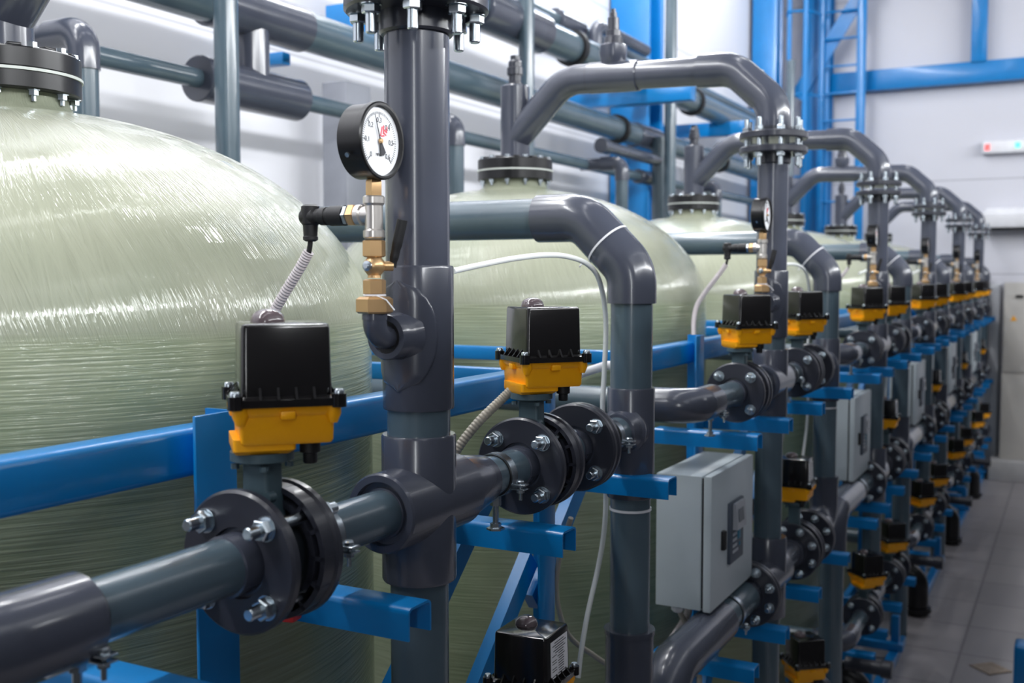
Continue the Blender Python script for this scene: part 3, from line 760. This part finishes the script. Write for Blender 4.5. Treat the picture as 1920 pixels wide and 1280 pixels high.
# ---- milky tube from tank side over the elbow, and beige conduit to the second actuator
t = Thing('sample_tube', 'tube', '', (-1.08, BY, -1.0))
t.part('tube', M().tube(smooth_path([(-1.165, 1.93, .008), (-1.151, 2.02, .021), (-1.136, 2.14, .036), (-1.115, 2.26, .046), (-1.10, 2.36, .044), (-1.09, 2.46, .025), (-1.085, 2.524, -0.02), (-1.085, 2.564, -0.118), (-1.085, 2.555, -0.256), (-1.085, 2.546, -0.339), (-1.085, 2.555, -0.466), (-1.085, 2.571, -0.582), (-1.085, 2.558, -0.679), (-1.085, 2.517, -0.768), (-1.085, 2.456, -0.864), (-1.085, 2.417, -0.949), (-1.085, 2.398, -1.012)]), .0065, 12), TUBEM)
rep(t.e, 'thin milky tube hanging down beside the {u} elbowed riser', 'sample tubes')
t = Thing('actuator_conduit', 'cable', '', (-1.12, 1.95, -.5))
t.part('corrugated_sleeve', corrugated([(-1.035, 1.965, -.232), (-1.06, 1.95, -.26), (-1.10, 1.915, -.31), (-1.135, 1.885, -.37), (-1.15, 1.87, -.43), (-1.155, 1.87, -.52)], .0105), CONDB)
rep(t.e, 'beige corrugated conduit below the second upper actuator of the {u} unit', 'actuator conduits')
t = Thing('hanging_cable', 'cable', '', (-1.15, 2.6, -.9))
t.part('loop', M().tube(smooth_path([(-1.13, 2.45, -.62), (-1.17, 2.47, -.72), (-1.19, 2.49, -.84), (-1.17, 2.52, -.95), (-1.12, 2.58, -1.02), (-1.08, 2.62, -1.06)]), .007, 10), CONDB)
rep(t.e, 'beige cable looped behind the foot of the {u} elbowed riser', 'hanging cables')

# ---- inlet pipe with an elbow behind each tank
t = Thing('inlet_pipe', 'pipe', '', (-2.92, 2.49, -H))
t.part('vertical_pipe', M().cyl((-2.92, 2.49, -H), (-2.92, 2.49, .74), .045, 32), PIPE)
t.part('elbow', M().tube(fillet([(-2.92, 2.49, .675), (-2.92, 2.49, .80), (-3.08, 2.49, .80)], .065), .051, 32), FIT)
t.part('stub_pipe', M().cyl((-3.24, 2.49, .80), (-3.04, 2.49, .80), .042, 32), FIT)
rep(t.e, 'grey elbowed inlet pipe rising behind the {u} tank', 'inlet pipes', range(5))

# ------------------------------------------------------------------ lay out the other units
kids = {}
for o in C.objects:
    if o.parent: kids.setdefault(o.parent.name, []).append(o)
for root, template, units in REP:
    for n in units[1:]:
        c = copy_tree(root, None, kids)
        c.location = root.location + Vector((0, OFF[n]-OFF[units[0]], 0))
        c['label'] = template.format(u=ORD[n])

# ================================================================== things only the first box has
t = Thing('isolator_switch', 'switch', 'small white box with black and red switch behind the nearest control box', (-1.07, 3.68, -.95))
t.part('housing', M().box((-1.06, 3.70, -.74), (.10, .07, .12), bev=.005), WHITE)
t.part('switch_body', M().box((-1.06, 3.71, -.83), (.11, .08, .06), bev=.006), BLK)
t.part('warning_strip', M().box((-1.06, 3.71, -.875), (.10, .07, .03), bev=.003), REDP, label='red strip')
t = single('red_tag', M().box((-1.08, 1.275, -.525), (.05, .03, .022), rz=.2, bev=.004), REDP, 'tag', 'small red tag behind the bracket under the nearest valve', (-1.08, 1.275, -.53))

t = Thing('white_hose', 'hose', 'white hose between the nearest elbowed riser and second actuator', (-1.2, 2.72, -.28))
t.part('hose', M().tube(smooth_path([(-1.36, 2.72, -.318), (-1.274, 2.72, -.296), (-1.224, 2.72, -.276), (-1.184, 2.72, -.262), (-1.136, 2.72, -.250), (-1.12, 2.72, -.28), (-1.12, 2.72, -.42)]), .0125, 14), WHITE)
# ================================================================== pipework on the left wall
WX = -3.2
def wall_pipe(name, z, r, y0, y1, label, sleeves=(), rings=(), x=WX):
    t = Thing(name, 'pipe', label, (x, (y0+y1)/2, z))
    t.part('pipe', M().cyl((x, y0, z), (x, y1, z), r, 40), PIPE)
    for ya, yb, rr in sleeves: t.part('coupling', M().cyl((x, ya, z), (x, yb, z), rr, 40, .006), FIT)
    for yr in rings: t.part('clamp_ring', M().ring((x, yr-.03, z), (0, 1, 0), r, r+.022, .06, 40), BLK, label='black clamp ring')
    return t
wall_pipe('header_pipe', 1.125, .090, 1.8, 13.1, 'thick grey header pipe along the left wall, below the two high pipes', [(3.35, 3.95, .103), (8.1, 8.6, .101)], [4.95, 7.75, 10.4])
wall_pipe('header_pipe', .800, .040, 1.2, 13.1, 'thin grey pipe running lowest along the left wall behind tanks', [(3.29, 3.92, .095), (8.2, 8.5, .06)], [])
wall_pipe('header_pipe', 1.81, .052, 4.9, 13.1, 'slim grey pipe running highest along the left wall', [(6.95, 7.35, .085)], [], x=-3.35)
wall_pipe('header_pipe', 1.515, .100, 4.6, 13.1, 'thick grey pipe high on the left wall, above the blue crossarms', [(5.3, 6.1, .128)], [6.6, 9.1], x=-3.05)
t = Thing('drop_tee', 'pipe', 'silvery grey vertical pipe joining thick header to thin lowest wall pipe', (WX, 3.62, .8))
t.part('drop_pipe', M().cyl((WX+.0, 3.62, .82), (WX, 3.62, 1.10), .075, 36), FIT)
t = Thing('drop_tee', 'pipe', 'grey drop pipe with capped side stub before the blue wall column', (WX+.06, 8.35, 0))
t.part('drop_pipe', M().cyl((WX+.13, 8.35, -.6), (WX+.13, 8.35, 1.12), .058, 32), PIPE)
t.part('side_stub', M().tube(fillet([(WX+.13, 8.35, .93), (WX+.13, 7.2, .93)], .05), .045, 28).cyl((WX+.13, 7.26, .93), (WX+.13, 7.14, .93), .055, 28, .006), FIT)
for k, (y, lab) in enumerate(((3.17, 'grey vertical pipe rising behind the nearest tank in front of wall pipes'), (5.70, 'grey vertical pipe rising behind the second nearest tank neck'), (8.22, 'grey vertical pipe rising behind the third nearest tank'), (12.2, 'grey vertical pipe rising beside the blue ladder'))):
    single('vertical_pipe', M().cyl((-2.93, y, -H), (-2.93, y, 2.4), .047, 32), PIPE, 'pipe', lab, (-2.93, y, -H), 'vertical pipes by the left wall')
for y, z, lab in ((7.3, 1.80, 'short dark grey elbow pipe branching off high wall pipe before the ladder'), (10.9, 1.62, 'short dark grey branch pipe behind the second loop pipe')):
    t = Thing('branch_elbow', 'pipe', lab, (WX, y, z))
    t.part('elbow', M().tube(fillet([(WX+.02, y, z-.12), (WX+.02, y, z+.02), (WX+.02, y+1.0, z+.02)], .08), .05, 28), FIT)
# grey posts that hold the wall pipes
for y, w, lab in ((4.62, .22, 'pale grey steel post on the wall behind the nearest gauge'), (6.62, .16, 'pale grey steel post behind the second nearest tank neck'), (9.7, .16, 'pale grey steel post behind the third nearest tank neck')):
    single('support_post', M().box((-3.44, y, -.7), (.16, w, 3.4), bev=.01), WPOST, 'post', lab, (-3.44, y, -2.4), 'grey wall posts')
# blue arms under the pipes
def arm(x0, x1, y, z, lab, h=.10, w=.10):
    single('wall_bracket', M().box(((x0+x1)/2, y, z), (x1-x0, w, h), bev=.008), BLUE, 'bracket', lab, (x0, y, z), 'blue wall arms')
arm(-3.6, -2.78, 4.72, 1.35, 'blue arm on the wall under the high pipes behind the nearest flange', .17, .14)
arm(-3.6, -3.34, 4.02, 1.02, 'small blue bracket under the thick header by the first wall post', .06, .06)
arm(-3.64, -2.60, 7.80, 1.37, 'blue crossarm below the thick high pipe on the left wall column', .13, .12)
arm(-3.64, -2.75, 10.0, 1.38, 'blue crossarm farther along the left wall past the blue column', .13, .12)

# blue wall columns (I-section)
def icol(name, x, y, z0, z1, w, d, lab, along='x'):
    t = Thing(name, 'column', lab, (x, y, z0))
    h = z1-z0; zc = (z0+z1)/2; tk = .03
    if along == 'x':
        for s in (-1, 1): t.part('flange_plate', M().box((x+s*(d/2-tk/2), y, zc), (tk, w, h), bev=.003), BLUE)
        t.part('web', M().box((x, y, zc), (d-2*tk, tk, h)), BLUE)
    else:
        for s in (-1, 1): t.part('flange_plate', M().box((x, y+s*(d/2-tk/2), zc), (w, tk, h), bev=.003), BLUE)
        t.part('web', M().box((x, y, zc), (tk, d-2*tk, h)), BLUE)
    return t
icol('steel_column', -3.50, 8.95, -H, 4.2, .36, .36, 'blue steel wall column rising behind the second nearest loop pipe', 'y')
icol('steel_column', -3.50, 13.35, -H, 4.2, .30, .30, 'blue steel column on left wall near the room corner', 'y')
icol('steel_column', -3.02, 14.0, -H, 4.2, .34, .26, 'blue steel column on the end wall behind the ladder', 'y')
icol('steel_column', -1.14, 14.08, 2.52, 4.2, .17, .16, 'short blue column standing on the end wall beam', 'y')
single('wall_beam', M().box((-1.1, 14.08, 2.42), (3.6, .16, .25), bev=.01), BLUE, 'beam', 'long blue horizontal beam across the end wall', (-1.1, 14.08, 2.4))
m = M(); a = Vector((-3.25, 13.845, 2.25)); b = Vector((-2.15, 13.845, 3.95)); dv = (b-a).normalized(); u = Vector((-dv.z, 0, dv.x))
m.loft([[p + u*i*.09 + Vector((0, 1, 0))*j*.012 for i, j in ((-1, -1), (1, -1), (1, 1), (-1, 1))] for p in (a, b)])
single('diagonal_brace', m, BLUE, 'brace', 'blue diagonal brace running up behind the ladder', tuple(a))
t = Thing('wall_ladder', 'ladder', 'tall blue ladder fixed at the end wall', (-2.75, 13.65, -H))
lx0, lx1, ly = -2.93, -2.45, 13.79
for x in (lx0, lx1):
    t.part('stile', M().box((x, ly, 1.0), (.11 if x == lx1 else .06, .06, 6.6), bev=.006), BLUE)
for k in range(19):
    z = -2.1 + k*.335
    t.part('rung', M().cyl((lx0, ly, z), (lx1, ly, z), .014, 10), BLUE)
t = Thing('ladder_cage', 'ladder cage', 'blue safety cage bars left of the ladder', (-3.2, 13.3, .6))
for x in (-3.22, -3.02):
    t.part('cage_bar', M().box((x, 13.3, 2.2), (.05, .02, 4.0)), BLUE)
for z in (1.2, 2.2, 3.2):
    t.part('hoop', M().tube(smooth_path([(-2.9, 13.62, z), (-2.98, 13.38, z), (-3.12, 13.29, z), (-3.24, 13.3, z), (-3.3, 13.5, z)]), .016, 8), BLUE)

# ================================================================== end wall things
t = Thing('exit_light', 'emergency light', 'white emergency light box with red and green lamps on end wall', (-.8, 14.16, 1.5))
t.part('housing', M().box((-.73, 14.13, 1.525), (.70, .12, .15), bev=.02), WHITE)
t.part('red_lamp', M().box((-1.02, 14.066, 1.525), (.05, .01, .07), bev=.003), LEDR)
t.part('green_lamp', M().box((-.69, 14.066, 1.535), (.05, .01, .06), bev=.003), LEDG)
t = Thing('wall_heater', 'heater', 'long white rounded wall unit mounted right of the farthest flange', (-.6, 14.1, .6))
t.part('casing', M().loft([rrect(-.55, 14.03, .50, .13, .06, .56), rrect(-.55, 14.03, .52, .15, .06, .60), rrect(-.55, 14.03, .52, .15, .06, .72), rrect(-.55, 14.03, .47, .1, .05, .79)]), WHITE)
t.part('underside_grille', M().box((-.55, 14.03, .545), (.9, .2, .03), bev=.004), BLKM)
t = Thing('electrical_cabinet', 'cabinet', 'tall beige electrical cabinet with yellow warning triangle at the far end', (-.3, 13.9, -2.2))
t.part('body', M().box((-.28, 13.98, -1.13), (1.0, .40, 2.08), bev=.01), BEIGE)
t.part('door', M().box((-.28, 13.772, -.62), (.98, .02, 1.04), bev=.005), BEIGE)
tri = M().loft([[(-.70, 13.760, -.535), (-.63, 13.760, -.535), (-.665, 13.760, -.475)], [(-.70, 13.757, -.535), (-.63, 13.757, -.535), (-.665, 13.757, -.475)]])
t.part('warning_triangle', tri, YEL, label='yellow warning triangle')
t.part('handle', M().box((-.61, 13.752, -.25), (.08, .02, .03), bev=.004), BLK)
single('cabinet_plinth', M().box((-.13, 13.86, -2.285), (1.5, .62, .23), bev=.01), CURB, 'plinth', 'pale concrete plinth under the beige cabinet', (-.3, 13.86, -2.4))
single('pale_column', M().box((-.96, 14.08, -1.25), (.26, .16, 2.30), bev=.01), GRCOL, 'column', 'pale grey square column left of the beige cabinet', (-.95, 13.98, -2.4))
t = Thing('floor_drain', 'drain', 'small square metal drain set in the tiled floor', (-.41, 7.0, -2.4))
t.part('frame', M().ring((-.41, 7.0, -2.3995), (0, 0, 1), .075, .12, .006, 4), RUST)
t.part('cover', M().lathe((-.41, 7.0, -2.3995), (0, 0, 1), [(.07, 0), (.07, .004)], 24), RUST)
t = Thing('guard_post', 'post', 'bright blue steel guard post at the bottom right edge', (-.15, 6.6, -2.4))
t.part('post', M().box((-.185, 6.6, -2.24), (.16, .16, .32), bev=.02, seg=3), BLUE)
t.part('base_plate', M().box((-.185, 6.6, -2.393), (.24, .24, .012), bev=.003), BLUE)

# ================================================================== the room
def structure(name, mb, m): return single(name, mb, m, None, None, kind='structure')
structure('floor', M().box((1.0, 4.0, -H-.05), (9.4, 20.6, .1)), floor_material())
structure('wall_left', M().box((-3.75, 4.0, 1.0), (.1, 20.6, 6.9)), wall_material('white_panels_left', 'y'))
structure('wall_end', M().box((1.0, 14.25, 1.0), (9.5, .1, 6.9)), wall_material('white_panels_end', 'x', (208, 208, 216)))
structure('trim_1', M().box((.9, 14.185, -1.75), (9.0, .03, 1.3)), DADO)
structure('ceiling', M().box((1.0, 4.0, 4.5), (9.5, 20.6, .1)), mat('ceiling_grey', (120, 122, 126), .7, vary=.02))
structure('wall_right', M().box((5.75, 4.0, 1.0), (.1, 20.6, 6.9)), mat('right_wall_paint', (74, 76, 82), .7, vary=.03))
structure('aisle_light_blocker', M().box((1.30, 4.5, -.70), (.1, 13.5, 3.4)), mat('aisle_blocker_grey', (56, 58, 62), .6, vary=.03))  # unseen partition, added to keep aisle-side light off the lower pipework
structure('back_light_blocker', M().box((-1.2, -1.4, -1.3), (5.0, .1, 2.2)), mat('back_blocker_grey', (56, 58, 62), .6, vary=.03))  # added out-of-view panel blocking back-window light from the low pipes
structure('wall_back', M().box((1.0, -6.35, 1.0), (9.5, .1, 6.9)), mat('back_wall_paint', (74, 76, 82), .7, vary=.03))

# ================================================================== light, camera
def area(name, x, y, z, sx, sy, p, col=(.98, .99, 1), rot=(0, 0, 0)):
    l = bpy.data.lights.new(name, 'AREA'); l.shape = 'RECTANGLE'; l.size = sx; l.size_y = sy; l.energy = p; l.color = col
    o = bpy.data.objects.new(name, l); C.objects.link(o); o.location = (x, y, z+H); o.rotation_euler = rot
for x, p, wd in ((-3.0, 54, .2), (-.8, 7, .10), (3.2, 4, .05)):
    for y in (-3.5, -1, 1.5, 4, 6.5, 9, 11.2):
        area('ceiling_lamp', x, y, 4.3, wd, 1.9, p*(.6 if y > 10 else 1))
# a long strip of high windows in the aisle-side wall
area('window_light', 5.65, 4.0, 3.05, 17.0, .5, 680, (.96, .98, 1), (PI/2, 0, PI/2))
# daylight through the windows of the back wall and the aisle-side wall
area('window_light', 2.3, -6.25, .8, .5, 3.4, 60, (.95, .98, 1), (PI/2, 0, 0))
for y in (-3.8, 5.6):
    area('window_light', 5.6, y, 3.2, .4, 1.8, 42, (.95, .98, 1), (PI/2, 0, PI/2))

w = bpy.data.worlds.new('world'); bpy.context.scene.world = w; w.use_nodes = True
w.node_tree.nodes['Background'].inputs[0].default_value = (.8, .84, .9, 1); w.node_tree.nodes['Background'].inputs[1].default_value = .01

cd = bpy.data.cameras.new('camera'); cam = bpy.data.objects.new('camera', cd); C.objects.link(cam)
cam.location = (0, 0, H)
cd.sensor_width = 36; cd.lens = 2000/1920*36; cd.clip_start = .05
yaw = math.atan(1062/2000); pit = math.atan(125/2000)
cam.rotation_euler = (PI/2 - pit, 0, yaw)
cd.dof.use_dof = True; cd.dof.focus_distance = 2.05; cd.dof.aperture_fstop = 4.2
sc = bpy.context.scene; sc.camera = cam
sc.view_settings.view_transform = 'Standard'; sc.view_settings.look = 'None'; sc.view_settings.gamma = 1; sc.view_settings.use_curve_mapping = False
sc.view_settings.exposure = 0.72
